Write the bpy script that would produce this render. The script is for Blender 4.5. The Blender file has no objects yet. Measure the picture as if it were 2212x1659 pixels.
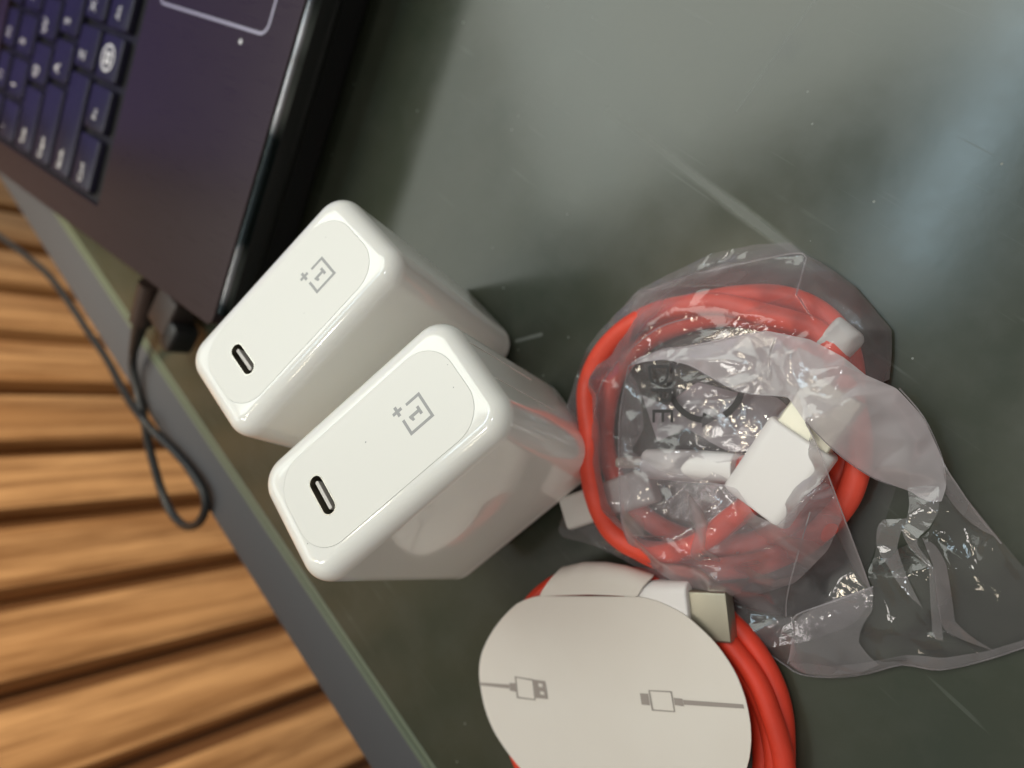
import bpy, bmesh, math, random
import numpy as np
from mathutils import Vector, Matrix, noise
from mathutils.geometry import delaunay_2d_cdt

rng = random.Random(7)
S = 0.001                                   # the scene is measured in millimetres, built in metres
scene = bpy.context.scene
COL = scene.collection

# ------------------------------------------------------------------ camera
CAM_H = 174.0                               # camera height over the table top, mm
FPX, CX, CY = 1661.0, 1106.0, 829.5         # focal length and centre in photo units (2212 wide)
down = Vector((1200.0, 60.0, 1661.0)).normalized()
up = -down
ax = (Vector((1, 0, 0)) - down * down.x).normalized()
ay = up.cross(ax)
W2 = Matrix((ax, ay, up))                   # lens axes -> world axes

def on(px, py, h=0.0):
    """the point of the horizontal plane h mm above the table seen at (px, py) of the photo, in mm"""
    r = W2 @ Vector(((px - CX) / FPX, (py - CY) / FPX, 1.0))
    return Vector((0, 0, CAM_H)) + r * ((h - CAM_H) / r.z)

cam = bpy.data.cameras.new("camera")
cam.sensor_width = 36.0
cam.lens = 36.0 * FPX / 2212.0
cam.clip_start, cam.clip_end = 0.005, 50.0
cam.dof.use_dof = True
cam.dof.focus_distance = 0.150
cam.dof.aperture_fstop = 11.5
co = bpy.data.objects.new("camera", cam)
cr, cu, cb = W2 @ Vector((1, 0, 0)), W2 @ Vector((0, -1, 0)), W2 @ Vector((0, 0, -1))
co.matrix_world = Matrix(((cr.x, cu.x, cb.x, 0), (cr.y, cu.y, cb.y, 0), (cr.z, cu.z, cb.z, CAM_H * S), (0, 0, 0, 1)))
COL.objects.link(co)
scene.camera = co

# ------------------------------------------------------------------ world and lamps
w = bpy.data.worlds.new("World")
scene.world = w
w.use_nodes = True
bg = w.node_tree.nodes["Background"]
bg.inputs[0].default_value = (1.0, 0.95, 0.88, 1)
bg.inputs[1].default_value = 0.30

def lamp(name, loc, target, sx, sy, power, color, rot=None):
    l = bpy.data.lights.new(name, 'AREA')
    l.shape = 'RECTANGLE'; l.size = sx; l.size_y = sy
    l.energy = power; l.color = color
    o = bpy.data.objects.new(name, l)
    o.location = loc
    d = Vector(target) - Vector(loc)
    o.rotation_euler = d.to_track_quat('-Z', 'Y').to_euler()
    if rot is not None:
        o.rotation_euler = (0, 0, rot)
    COL.objects.link(o)
    return o

def spot(name, loc, target, half_deg, blend, radius, power, color):
    l = bpy.data.lights.new(name, 'SPOT')
    l.spot_size = math.radians(2 * half_deg); l.spot_blend = blend; l.shadow_soft_size = radius
    l.energy = power; l.color = color
    o = bpy.data.objects.new(name, l); o.location = loc
    o.rotation_euler = (Vector(target) - Vector(loc)).to_track_quat('-Z', 'Y').to_euler()
    COL.objects.link(o)

spot("ceiling_downlight", (0.27, -0.22, 1.75), (-0.12, 0.215, 0), 10.5, 0.42, 0.04, 9.5, (1.0, 0.95, 0.86))
spot("ceiling_spot", (-0.65, 0.15, 1.8), (-0.1, 0, 0), 25, 0.5, 0.06, 4.5, (1.0, 0.88, 0.66))
spot("ceiling_spot", (0.75, 0.35, 1.8), (-0.1, 0, 0), 25, 0.5, 0.06, 4.5, (0.9, 0.95, 1.0))
spot("ceiling_spot", (0.45, -0.6, 1.7), (-0.1, 0, 0), 25, 0.5, 0.05, 1.8, (1.0, 0.88, 0.66))
spot("ceiling_spot", (-0.9, -0.15, 1.6), (-0.1, 0, 0), 25, 0.5, 0.06, 4.5, (1.0, 0.9, 0.7))
spot("wall_fill_spot", (-0.02, 0.46, 1.0), (-0.57, -0.06, 0.0), 13, 0.45, 0.06, 80.0, (1.0, 0.86, 0.66))  # added lamp, no such source seen; brightens the slat wall
spot("room_light", (-0.62, -0.22, 1.6), (-0.13, 0.20, 0), 11, 0.5, 0.12, 8.0, (1.0, 0.96, 0.90))
lamp("ceiling_panel", (-0.62, 1.2, 1.8), (0, 0, 0), 1.7, 1.2, 24.0, (0.94, 1.0, 0.92), rot=0.25)
lamp("ceiling_panel", (-1.85, 0.45, 1.8), (0, 0, 0), 0.9, 1.9, 9.0, (0.94, 1.0, 0.92), rot=0.25)
lamp("tube_light", (-0.085, 0.52, 1.8), (0, 0, 0), 0.085, 0.85, 2.8, (0.66, 0.88, 1.0), rot=-0.55)

scene.view_settings.view_transform = 'Standard'
scene.view_settings.look = 'None'
scene.view_settings.exposure = 0.0
scene.view_settings.gamma = 1.0
scene.render.engine = 'CYCLES'
scene.cycles.use_denoising = True
scene.cycles.max_bounces = 24
scene.cycles.transparent_max_bounces = 40
scene.cycles.glossy_bounces = 6
scene.cycles.diffuse_bounces = 4
scene.cycles.sample_clamp_indirect = 6.0

# ------------------------------------------------------------------ materials
def mat(name, color, rough=0.5, metal=0.0, spec=0.5, coat=0.0, coat_rough=0.05, sss=0.0):
    m = bpy.data.materials.new(name)
    m.use_nodes = True
    b = m.node_tree.nodes["Principled BSDF"]
    b.inputs["Base Color"].default_value = (*color, 1)
    b.inputs["Roughness"].default_value = rough
    b.inputs["Metallic"].default_value = metal
    b.inputs["Specular IOR Level"].default_value = spec
    b.inputs["Coat Weight"].default_value = coat
    b.inputs["Coat Roughness"].default_value = coat_rough
    if sss:
        b.inputs["Subsurface Weight"].default_value = sss
        b.inputs["Subsurface Scale"].default_value = 0.002
        b.inputs["Subsurface Radius"].default_value = (1, 0.9, 0.7)
    return m

class NT:
    """short hand for building a node tree"""
    def __init__(s, m): s.t = m.node_tree; s.b = s.t.nodes["Principled BSDF"]
    def n(s, kind, **kw):
        x = s.t.nodes.new(kind)
        for k, v in kw.items():
            if k.startswith('i_'):
                key = k[2:].replace('_', ' ')
                x.inputs[int(key) if key.isdigit() else key].default_value = v
            else: setattr(x, k, v)
        return x
    def l(s, a, b): s.t.links.new(a, b)
    def math(s, op, a, b=None, clamp=False):
        x = s.n('ShaderNodeMath', operation=op, use_clamp=clamp)
        for i, v in enumerate((a, b)):
            if v is None: continue
            if isinstance(v, (int, float)): x.inputs[i].default_value = v
            else: s.l(v, x.inputs[i])
        return x.outputs[0]
    def mix(s, f, a, b):
        x = s.n('ShaderNodeMix', data_type='RGBA')
        for key, v in ((0, f), (6, a), (7, b)):
            if isinstance(v, (int, float)): x.inputs[key].default_value = v
            elif isinstance(v, tuple): x.inputs[key].default_value = (*v, 1)
            else: s.l(v, x.inputs[key])
        return x.outputs[2]
    def ramp(s, v, a, b):
        x = s.n('ShaderNodeMapRange'); s.l(v, x.inputs[0])
        x.inputs[1].default_value = a; x.inputs[2].default_value = b
        return x.outputs[0]
    def coords(s, scale=(1, 1, 1), rot=0.0):
        c = s.n('ShaderNodeTexCoord'); mp = s.n('ShaderNodeMapping')
        mp.inputs['Scale'].default_value = scale; mp.inputs['Rotation'].default_value = (0, 0, rot)
        s.l(c.outputs['Object'], mp.inputs[0]); return mp.outputs[0]
    def noise(s, vec, scale, detail=3, rough=0.55):
        x = s.n('ShaderNodeTexNoise'); s.l(vec, x.inputs['Vector'])
        x.inputs['Scale'].default_value = scale; x.inputs['Detail'].default_value = detail
        x.inputs['Roughness'].default_value = rough
        return x.outputs[0]
    def bump(s, h, strength, dist=0.0002):
        x = s.n('ShaderNodeBump'); s.l(h, x.inputs['Height'])
        x.inputs['Strength'].default_value = strength; x.inputs['Distance'].default_value = dist
        s.l(x.outputs[0], s.b.inputs['Normal'])

EDGE_N = Vector((-0.636, -0.771, 0)).normalized()
EDGE_D = Vector((0.771, -0.636, 0)).normalized()
def tloc(p):
    """a point of the table top in the table's own axes"""
    q = Vector((p.x, p.y, 0)) - EDGE_N * 183
    y = Vector((0, 0, 1)).cross(EDGE_D)
    return Vector((q.dot(EDGE_D), q.dot(y)))

def glass_material():
    m = mat("dark_green_glass", (0.055, 0.065, 0.055), 0.16, spec=0.6)
    t = NT(m)
    p = t.coords()
    blot = t.noise(p, 16, 4); blot2 = t.noise(p, 60, 5, 0.65)
    col = t.mix(t.ramp(blot, 0.35, 0.7), (0.036, 0.046, 0.033), (0.052, 0.055, 0.037))
    col = t.mix(t.math('MULTIPLY', t.ramp(blot2, 0.42, 0.75), 0.45), col, (0.068, 0.072, 0.058))
    # fine scratches, two directions
    scr = None
    for rot, sc, lo in ((0.75, 900, 0.70), (1.0, 700, 0.715), (-0.5, 800, 0.73)):
        q = t.coords((0.035, 1, 1), rot)
        v = t.ramp(t.noise(q, sc, 1, 0.3), lo, lo + 0.06)
        v = t.math('MULTIPLY', v, t.ramp(t.noise(t.coords(), 38 + 9 * rot, 2), 0.46, 0.62))
        scr = v if scr is None else t.math('MAXIMUM', scr, v)
    # specks of dust
    vo = t.n('ShaderNodeTexVoronoi'); vo.inputs['Scale'].default_value = 190; t.l(p, vo.inputs['Vector'])
    sepc = t.n('ShaderNodeSeparateColor'); t.l(vo.outputs['Color'], sepc.inputs[0])
    speck = t.math('MULTIPLY', t.math('LESS_THAN', vo.outputs['Distance'], 0.055), t.math('GREATER_THAN', sepc.outputs[0], 0.80))
    # one long scuff and a dark spot, each with its own place on the glass
    sep = t.n('ShaderNodeSeparateXYZ'); t.l(t.coords(), sep.inputs[0])
    def seg(a, b, wid):
        a = tloc(a); b = tloc(b)
        d = (b - a); L = d.length; d = d / L
        rx = t.math('SUBTRACT', sep.outputs[0], a.x * S); ry = t.math('SUBTRACT', sep.outputs[1], a.y * S)
        u = t.math('ADD', t.math('MULTIPLY', rx, d.x), t.math('MULTIPLY', ry, d.y))
        v = t.math('ABSOLUTE', t.math('ADD', t.math('MULTIPLY', rx, -d.y), t.math('MULTIPLY', ry, d.x)))
        uc = t.math('MINIMUM', t.math('MAXIMUM', u, 0.0), L * S)
        du = t.math('ABSOLUTE', t.math('SUBTRACT', u, uc))
        dist = t.math('ADD', v, du)
        dist = t.math('ADD', dist, t.math('MULTIPLY', t.math('SUBTRACT', blot2, 0.5), wid * S * 1.6))
        return t.math('SUBTRACT', 1.0, t.ramp(dist, wid * S * 0.25, wid * S), clamp=True)
    scuff = t.math('MULTIPLY', seg(on(1312, 238).to_2d(), on(1790, 600).to_2d(), 1.7), 0.27)
    pale_line = t.math('MULTIPLY', seg(on(1115, 737).to_2d(), on(1170, 722).to_2d(), 0.8), 0.8)  # short pale line on the glass by the farther charger
    scuff3 = t.math('MULTIPLY', seg(on(1590, 240).to_2d(), on(1760, 0).to_2d(), 0.45), 0.28)
    spot = t.math('MULTIPLY', seg(on(1700, 100).to_2d(), on(1703, 108).to_2d(), 5.5), 0.45)
    marks = t.math('MAXIMUM', t.math('MAXIMUM', t.math('MULTIPLY', scr, 0.16), t.math('MAXIMUM', scuff, scuff3)), t.math('MAXIMUM', t.math('MULTIPLY', speck, 0.8), pale_line))
    col = t.mix(spot, col, (0.03, 0.034, 0.028))
    col = t.mix(marks, col, (0.20, 0.215, 0.195))
    t.l(col, t.b.inputs['Base Color'])
    rr = t.math('ADD', t.math('MULTIPLY', blot2, 0.14), 0.125)
    rr = t.math('ADD', rr, t.math('MULTIPLY', marks, 0.4))
    t.l(rr, t.b.inputs['Roughness'])
    t.bump(t.noise(p, 260, 3), 0.05)
    return m

def wood_material():
    m = mat("brown_wood", (0.4, 0.2, 0.08), 0.42)
    t = NT(m)
    info = t.n('ShaderNodeObjectInfo')
    c = t.n('ShaderNodeTexCoord'); add = t.n('ShaderNodeVectorMath', operation='MULTIPLY_ADD')
    t.l(c.outputs['Object'], add.inputs[0]); add.inputs[1].default_value = (1, 1, 0.045)
    comb = t.n('ShaderNodeCombineXYZ')
    t.l(t.math('MULTIPLY', info.outputs['Random'], 3.0), comb.inputs[0]); t.l(info.outputs['Random'], comb.inputs[1])
    t.l(comb.outputs[0], add.inputs[2])
    g = t.noise(add.outputs[0], 120, 5, 0.7); g2 = t.noise(add.outputs[0], 45, 3, 0.5)
    col = t.mix(t.ramp(g, 0.38, 0.62), (0.24, 0.108, 0.034), (0.60, 0.325, 0.135))
    col = t.mix(t.math('MULTIPLY', t.ramp(g2, 0.46, 0.66), 0.6), col, (0.34, 0.15, 0.045))
    t.l(col, t.b.inputs['Base Color'])
    t.bump(g, 0.2, 0.0004)
    return m

def laptop_material():
    m = mat("brushed_grey_plastic", (0.052, 0.036, 0.040), 0.30, metal=0.5)
    t = NT(m); p = t.coords((40, 1, 1))
    t.l(t.math('ADD', t.math('MULTIPLY', t.noise(p, 60, 3), 0.16), 0.22), t.b.inputs['Roughness'])
    t.bump(t.noise(t.coords(), 2500, 2), 0.06, 0.0001)
    return m

def film_material(name, haze, refl=1.0, rough=0.07, tint=(0.985, 0.975, 0.985)):
    """thin clear plastic: sees through, mirrors by the Fresnel law, scatters a little"""
    m = bpy.data.materials.new(name); m.use_nodes = True
    t = NT(m); out = t.t.nodes["Material Output"]
    t.t.nodes.remove(t.b)
    tr = t.n('ShaderNodeBsdfTransparent'); tr.inputs[0].default_value = (*tint, 1)
    df = t.n('ShaderNodeBsdfDiffuse'); df.inputs[0].default_value = (0.86, 0.80, 0.83, 1)
    tl = t.n('ShaderNodeBsdfTranslucent'); tl.inputs[0].default_value = (0.86, 0.80, 0.83, 1)
    gl = t.n('ShaderNodeBsdfGlossy'); gl.inputs['Roughness'].default_value = rough
    p = t.coords()
    nz = t.noise(p, 420, 3, 0.6); nz2 = t.noise(p, 70, 2)
    bp = t.n('ShaderNodeBump'); bp.inputs['Strength'].default_value = 0.25; bp.inputs['Distance'].default_value = 0.0004
    t.l(t.math('ADD', t.math('MULTIPLY', nz, 0.8), nz2), bp.inputs['Height']); t.l(bp.outputs[0], gl.inputs['Normal'])
    fr = t.n('ShaderNodeFresnel'); fr.inputs[0].default_value = 1.45; t.l(bp.outputs[0], fr.inputs['Normal'])
    lw = t.n('ShaderNodeLayerWeight'); lw.inputs[0].default_value = 0.5      # longer way through the film at a slant
    slant = t.math('ADD', 0.9, t.math('MULTIPLY', t.math('POWER', lw.outputs['Facing'], 2.0), 4.0))
    half = t.n('ShaderNodeMixShader'); half.inputs[0].default_value = 0.5; t.l(df.outputs[0], half.inputs[1]); t.l(tl.outputs[0], half.inputs[2])
    m1 = t.n('ShaderNodeMixShader')
    t.l(t.math('MULTIPLY', t.math('MULTIPLY', t.math('ADD', 0.4, nz2), haze * 1.1), slant, clamp=True), m1.inputs[0])
    t.l(tr.outputs[0], m1.inputs[1]); t.l(half.outputs[0], m1.inputs[2])
    m2 = t.n('ShaderNodeMixShader'); t.l(t.math('MULTIPLY', fr.outputs[0], 1.6 * refl, clamp=True), m2.inputs[0])
    t.l(m1.outputs[0], m2.inputs[1]); t.l(gl.outputs[0], m2.inputs[2])
    t.l(m2.outputs[0], out.inputs[0])
    return m

def cord_material(name, color):
    m = mat(name, color, 0.45, spec=0.4)
    t = NT(m); p = t.coords()
    t.l(t.mix(t.ramp(t.noise(p, 90, 3), 0.35, 0.7), color, tuple(c * 0.8 for c in color)), t.b.inputs['Base Color'])
    t.bump(t.noise(p, 1200, 2), 0.06, 0.0001)
    return m

def card_material():
    m = mat("white_card", (0.72, 0.675, 0.635), 0.62, spec=0.3)
    t = NT(m); p = t.coords()
    t.l(t.mix(t.ramp(t.noise(p, 25, 3), 0.3, 0.7), (0.74, 0.69, 0.635), (0.70, 0.64, 0.58)), t.b.inputs['Base Color'])
    t.bump(t.noise(p, 900, 3), 0.08, 0.0001)
    return m

def white_plastic():
    m = mat("white_gloss_plastic", (0.90, 0.885, 0.84), 0.16, spec=0.5, sss=0.15, coat=0.6, coat_rough=0.04)
    t = NT(m); p = t.coords()
    t.l(t.math('ADD', t.math('MULTIPLY', t.noise(p, 140, 4), 0.12), 0.06), t.b.inputs['Roughness'])
    t.bump(t.noise(p, 45, 2), 0.03, 0.0003)
    return m

def chrome_material():
    m = mat("painted_glint_chrome", (0.42, 0.43, 0.46), 0.2, metal=1.0)
    t = NT(m); p = t.coords()
    nz = t.noise(p, 24, 2, 0.5)
    t.l(t.mix(t.ramp(nz, 0.50, 0.66), (0.03, 0.04, 0.045), (0.55, 0.56, 0.60)), t.b.inputs['Base Color'])  # broken highlights painted into the colour as bright and dark blotches
    t.l(t.math('ADD', t.math('MULTIPLY', nz, 0.5), 0.02), t.b.inputs['Roughness'])
    t.bump(t.noise(p, 160, 3), 0.5, 0.0006)
    return m

M = dict(
    glass=glass_material(), wood=wood_material(), laptop=laptop_material(), card=card_material(), white=white_plastic(),
    panel=mat("white_satin_plastic", (0.83, 0.815, 0.77), 0.30, spec=0.4),
    seam=mat("seam_white", (0.88, 0.87, 0.82), 0.3),
    edge=mat("pale_green_glass_edge", (0.13, 0.155, 0.11), 0.2),
    edge_dark=mat("green_glass_edge", (0.055, 0.075, 0.055), 0.2),
    rail=mat("grey_blue_laminate", (0.06, 0.061, 0.068), 0.6),
    backing=mat("dark_wood", (0.16, 0.068, 0.022), 0.6),
    print=mat("grey_print", (0.34, 0.335, 0.335), 0.3),
    cardprint=mat("taupe_print", (0.33, 0.285, 0.26), 0.6),
    dark=mat("black_plastic", (0.012, 0.012, 0.013), 0.35),
    well=mat("black_keyboard_well", (0.006, 0.006, 0.008), 0.5),
    key=mat("black_key", (0.012, 0.011, 0.028), 0.38),
    legend=mat("white_legend", (0.75, 0.75, 0.75), 0.5),
    chrome=chrome_material(),
    border=mat("silver_line", (0.5, 0.48, 0.55), 0.35, metal=0.4),
    metal=mat("steel", (0.36, 0.33, 0.26), 0.42, metal=0.85),
    nickel=mat("nickel_plug", (0.74, 0.70, 0.58), 0.42, metal=0.35),
    port=mat("dark_metal", (0.13, 0.115, 0.085), 0.3, metal=0.7),
    rim=mat("socket_rim_metal", (0.55, 0.53, 0.48), 0.3, metal=0.8),
    tongue=mat("grey_tongue", (0.62, 0.58, 0.54), 0.35),
    housing=mat("white_matte_plastic", (0.80, 0.76, 0.74), 0.4),
    tie=mat("white_tie", (0.74, 0.74, 0.71), 0.45),
    red=cord_material("red_cord", (0.92, 0.092, 0.05)),
    red2=cord_material("deep_red_cord", (0.74, 0.052, 0.024)),
    black=cord_material("black_cord", (0.016, 0.018, 0.02)),
    brown=mat("dark_brown_plastic", (0.03, 0.02, 0.018), 0.4),
    film=film_material("clear_film", 0.16, 1.0, 0.03),
    film_thin=film_material("thin_clear_film", 0.05, 1.0, 0.05),
    film2=film_material("folded_film", 0.74, 1.1, 0.03),
    film_edge=film_material("film_fold_edge", 0.28, 0.6, 0.2),
    film_mid=film_material("creased_film", 0.24, 1.0, 0.03),
    film_tail=film_material("tail_film", 0.085, 1.0, 0.04),
    film_tail2=film_material("tail_fold_film", 0.22, 1.0, 0.05),
    ink=mat("bag_ink", (0.045, 0.04, 0.04), 0.6),
)
def screen_material():
    m = mat("lit_screen", (0.02, 0.02, 0.03), 0.2)
    b = m.node_tree.nodes["Principled BSDF"]
    b.inputs["Emission Color"].default_value = (0.36, 0.27, 1.0, 1)
    b.inputs["Emission Strength"].default_value = 0.32
    return m
M['screen'] = screen_material()

# ------------------------------------------------------------------ object helpers
def link_mesh(name, verts, faces, m, parent=None, smooth=False, angle=None, scaled=True):
    me = bpy.data.meshes.new(name)
    k = S if scaled else 1.0
    me.from_pydata([(v[0] * k, v[1] * k, v[2] * k) for v in verts], [], faces)
    return finish(name, me, m, parent, smooth, angle)

def finish(name, me, m, parent=None, smooth=False, angle=None):
    bm = bmesh.new(); bm.from_mesh(me)
    bmesh.ops.recalc_face_normals(bm, faces=bm.faces)
    if smooth:
        for f in bm.faces: f.smooth = True
        if angle is not None:
            for e in bm.edges:
                e.smooth = len(e.link_faces) == 2 and e.calc_face_angle(0) < math.radians(angle)
    bm.to_mesh(me); bm.free()
    me.materials.append(m)
    o = bpy.data.objects.new(name, me)
    COL.objects.link(o)
    if parent is not None: o.parent = parent
    return o

def empty(name, loc, label, cat, group=None, rot=None):
    o = bpy.data.objects.new(name, None); COL.objects.link(o)
    o.empty_display_size = 0.01
    if rot is None: o.location = Vector(loc) * S
    else: o.matrix_world = Matrix.Translation(Vector(loc) * S) @ rot.to_4x4()
    o['label'] = label; o['category'] = cat
    if group: o['group'] = group
    return o

def tag(o, label, cat, group=None):
    o['label'] = label; o['category'] = cat
    if group: o['group'] = group
    return o

def rrect(a, b, r, n=10):
    """points of a rounded rectangle a x b, counter-clockwise"""
    pts = []
    for cx, cy, t0 in ((a / 2 - r, b / 2 - r, 0), (-a / 2 + r, b / 2 - r, 90), (-a / 2 + r, -b / 2 + r, 180), (a / 2 - r, -b / 2 + r, 270)):
        for i in range(n + 1):
            t = math.radians(t0 + 90 * i / n)
            pts.append((cx + r * math.cos(t), cy + r * math.sin(t)))
    return pts

def loft(name, rings, m, parent, cap0=True, cap1=True, smooth=True, angle=40):
    v, f = [], []
    n = len(rings[0])
    for r in rings: v += r
    for k in range(len(rings) - 1):
        for i in range(n):
            j = (i + 1) % n
            f.append((k * n + i, k * n + j, (k + 1) * n + j, (k + 1) * n + i))
    if cap0: f.append(tuple(range(n - 1, -1, -1)))
    if cap1: f.append(tuple(range((len(rings) - 1) * n, len(rings) * n)))
    return link_mesh(name, v, f, m, parent, smooth, angle)

def rbox_rings(a, b, rc, z0, z1, f0, f1, n=10, k=6):
    """rings of a box with rounded upright corners (rc) and filleted bottom (f0) and top (f1)"""
    rings = []
    for i in range(k + 1 if f0 else 1):
        t = math.pi / 2 * i / k if f0 else math.pi / 2
        ins = f0 * (1 - math.sin(t)) if f0 else 0
        z = z0 + f0 * (1 - math.cos(t)) if f0 else z0
        rings.append([(x, y, z) for x, y in rrect(a - 2 * ins, b - 2 * ins, max(rc - ins, .05), n)])
    for i in range(k + 1 if f1 else 1):
        t = math.pi / 2 * i / k if f1 else 0
        ins = f1 * (1 - math.cos(t)) if f1 else 0
        z = z1 - f1 + f1 * math.sin(t) if f1 else z1
        rings.append([(x, y, z) for x, y in rrect(a - 2 * ins, b - 2 * ins, max(rc - ins, .05), n)])
    return rings

def placed(rings, mat3, loc):
    return [[tuple(mat3 @ Vector(p) + Vector(loc)) for p in r] for r in rings]

def rot_z(t): return Matrix.Rotation(t, 3, 'Z')

def frame(xdir, zdir=(0, 0, 1)):
    x = Vector(xdir).normalized(); z = Vector(zdir); z = (z - x * z.dot(x)).normalized(); y = z.cross(x)
    return Matrix((x, y, z)).transposed()

def spline(pts, step=1.2, closed=False):
    P = [Vector(p) for p in pts]; out = []
    n = len(P)
    segs = n if closed else n - 1
    for i in range(segs):
        if closed: p0, p1, p2, p3 = P[i - 1], P[i], P[(i + 1) % n], P[(i + 2) % n]
        else: p0, p1, p2, p3 = P[max(i - 1, 0)], P[i], P[i + 1], P[min(i + 2, n - 1)]
        k = max(2, int((p2 - p1).length / step))
        for j in range(k):
            t = j / k
            out.append(0.5 * ((2 * p1) + (p2 - p0) * t + (2 * p0 - 5 * p1 + 4 * p2 - p3) * t * t + (3 * p1 - p0 - 3 * p2 + p3) * t ** 3))
    if not closed: out.append(P[-1])
    return out

def tube(name, pts, r, m, parent=None, n=14, step=1.2, raw=False, wob=0.0):
    P = pts if raw else spline(pts, step)
    if wob: P = [p + Vector((noise.noise(p * 0.11), noise.noise(p * 0.11 + Vector((9, 3, 1))), 0)) * wob for p in P]
    rings = []
    side = None
    for i, p in enumerate(P):
        d = (P[min(i + 1, len(P) - 1)] - P[max(i - 1, 0)]).normalized()
        if side is None:
            side = d.cross(Vector((0, 0, 1)))
            if side.length < 1e-3: side = d.cross(Vector((1, 0, 0)))
        side = (side - d * side.dot(d)).normalized(); v = d.cross(side)
        rr = r(i / (len(P) - 1)) if callable(r) else r
        rings.append([tuple(p + (side * math.cos(2 * math.pi * k / n) + v * math.sin(2 * math.pi * k / n)) * rr) for k in range(n)])
    return loft(name, rings, m, parent, angle=60)

def flat(name, polys, z, m, parent, matrix=None):
    """thin flat print made of polygons [(outer, holes)], in the local plane"""
    bm = bmesh.new()
    for outer, holes in polys:
        edges = []
        for loop in [outer] + holes:
            vs = [bm.verts.new((x * S, y * S, z * S)) for x, y in loop]
            edges += [bm.edges.new((vs[i], vs[(i + 1) % len(vs)])) for i in range(len(vs))]
        bmesh.ops.triangle_fill(bm, edges=edges, use_beauty=True, normal=(0, 0, 1))
    bmesh.ops.recalc_face_normals(bm, faces=bm.faces)
    for fc in bm.faces:
        if fc.normal.z < 0: fc.normal_flip()
    me = bpy.data.meshes.new(name); bm.to_mesh(me); bm.free()
    me.materials.append(m)
    o = bpy.data.objects.new(name, me); COL.objects.link(o); o.parent = parent
    if matrix is not None: o.matrix_local = matrix
    return o

def rect(x0, y0, x1, y1): return [(x0, y0), (x1, y0), (x1, y1), (x0, y1)]

def text_mesh(s, size):
    cu_ = bpy.data.curves.new("text", 'FONT'); cu_.body = s; cu_.size = size * S
    cu_.align_x = 'CENTER'; cu_.align_y = 'CENTER'; cu_.resolution_u = 3
    o = bpy.data.objects.new("text", cu_); COL.objects.link(o)
    me = bpy.data.meshes.new_from_object(o.evaluated_get(bpy.context.evaluated_depsgraph_get()))
    bpy.data.objects.remove(o); bpy.data.curves.remove(cu_)
    return me

# ------------------------------------------------------------------ the table
EROT = frame(EDGE_D)                        # local x along the edge, y = z cross x
def epos(along, out, z=0.0): return EDGE_D * along + EDGE_N * out + Vector((0, 0, z))
table = empty("glass_table", epos(0, 183, 0), "dark green glass topped table with a grey edge rail", "table", rot=EROT)
sgn = 1.0 if EROT.col[1].dot(EDGE_N) > 0 else -1.0
def bar(name, x0, x1, o0, o1, z0, z1, m, parent, bev=0.3):
    a, b = x1 - x0, o1 - o0
    r = rbox_rings(a, b, min(bev, .4 * b), z0, z1, 0, bev, 2, 3)
    c = ((x0 + x1) / 2, sgn * (o0 + o1) / 2)
    return loft(name, [[(p[0] + c[0], p[1] + c[1], p[2]) for p in q] for q in r], m, parent, angle=30)
bar("glass_top", -900, 900, -1100, -4.3, -6, 0, M['glass'], table, 0.15)
bar("edge_strip", -900, 900, -4.25, -2.3, -6.2, -0.05, M['edge'], table, 0.2)
bar("edge_strip", -900, 900, -2.25, -1.55, -6.2, -0.35, M['edge_dark'], table, 0.1)
bar("edge_strip", -900, 900, -1.5, 0.0, -6.2, -0.25, M['edge'], table, 0.2)
bar("edge_rail", -900, 900, 0.15, 20.0, -30, -1.0, M['rail'], table, 1.2)
bar("under_panel", -898, 898, -1098, 0.1, -24, -6.4, M['dark'], table, 0.5)

# ------------------------------------------------------------------ slatted wood wall beyond the table edge
WN = Vector((-0.725, -0.688, 0)).normalized(); WH = Vector((0.688, -0.725, 0)).normalized()
WD, PITCH = 450.0, 60.0
wall = empty("slatted_wall", WN * WD + Vector((0, 0, -700)), "orange brown wooden slat wall below and beyond the table edge", "wall", rot=frame(WH))
wy = 1.0 if frame(WH).col[1].dot(WN) > 0 else -1.0
loft("backing_board", placed(rbox_rings(1500, 10, .5, 0, 1100, 0, 0, 1, 1), Matrix.Identity(3), (-200, wy * 24, 0)), M['backing'], wall, smooth=False)
slat_rings = rbox_rings(PITCH * 0.73, 15, 1.0, 0, 1099, 0, 0, 4, 1)
slat_mesh = None
for i in range(-16, 9):
    x = i * PITCH - 154.5 + PITCH * 0.5
    if slat_mesh is None:
        so = loft("slat", slat_rings, M['wood'], wall, angle=50); slat_mesh = so.data
    else:
        so = bpy.data.objects.new("slat", slat_mesh); COL.objects.link(so); so.parent = wall
    so.location = (x * S, wy * (10 + rng.uniform(-.6, .6)) * S, 0.0005)

# ------------------------------------------------------------------ laptop
LH = 31.0
LC = on(455, 705, LH); LC.z = 0
LE = Vector((0.438, 0.899, 0)).normalized()
laptop = empty("laptop", LC, "dark grey laptop with black keyboard and touchpad beside the two white chargers", "laptop", rot=frame(LE))
LW, LDp = 345.0, 238.0
def lbox(name, x0, y0, x1, y1, z0, z1, m, parent, rc=1.0, f0=0, f1=0.5, n=4, k=3):
    r = rbox_rings(x1 - x0, y1 - y0, rc, z0, z1, f0, f1, n, k)
    return loft(name, placed(r, Matrix.Identity(3), ((x0 + x1) / 2, (y0 + y1) / 2, 0)), m, parent, angle=35)
lbox("base", 0.8, 9.0, LW, LDp, 2.0, LH - 5.0, M['dark'], laptop, 5, 1.5, 0.2)
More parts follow.
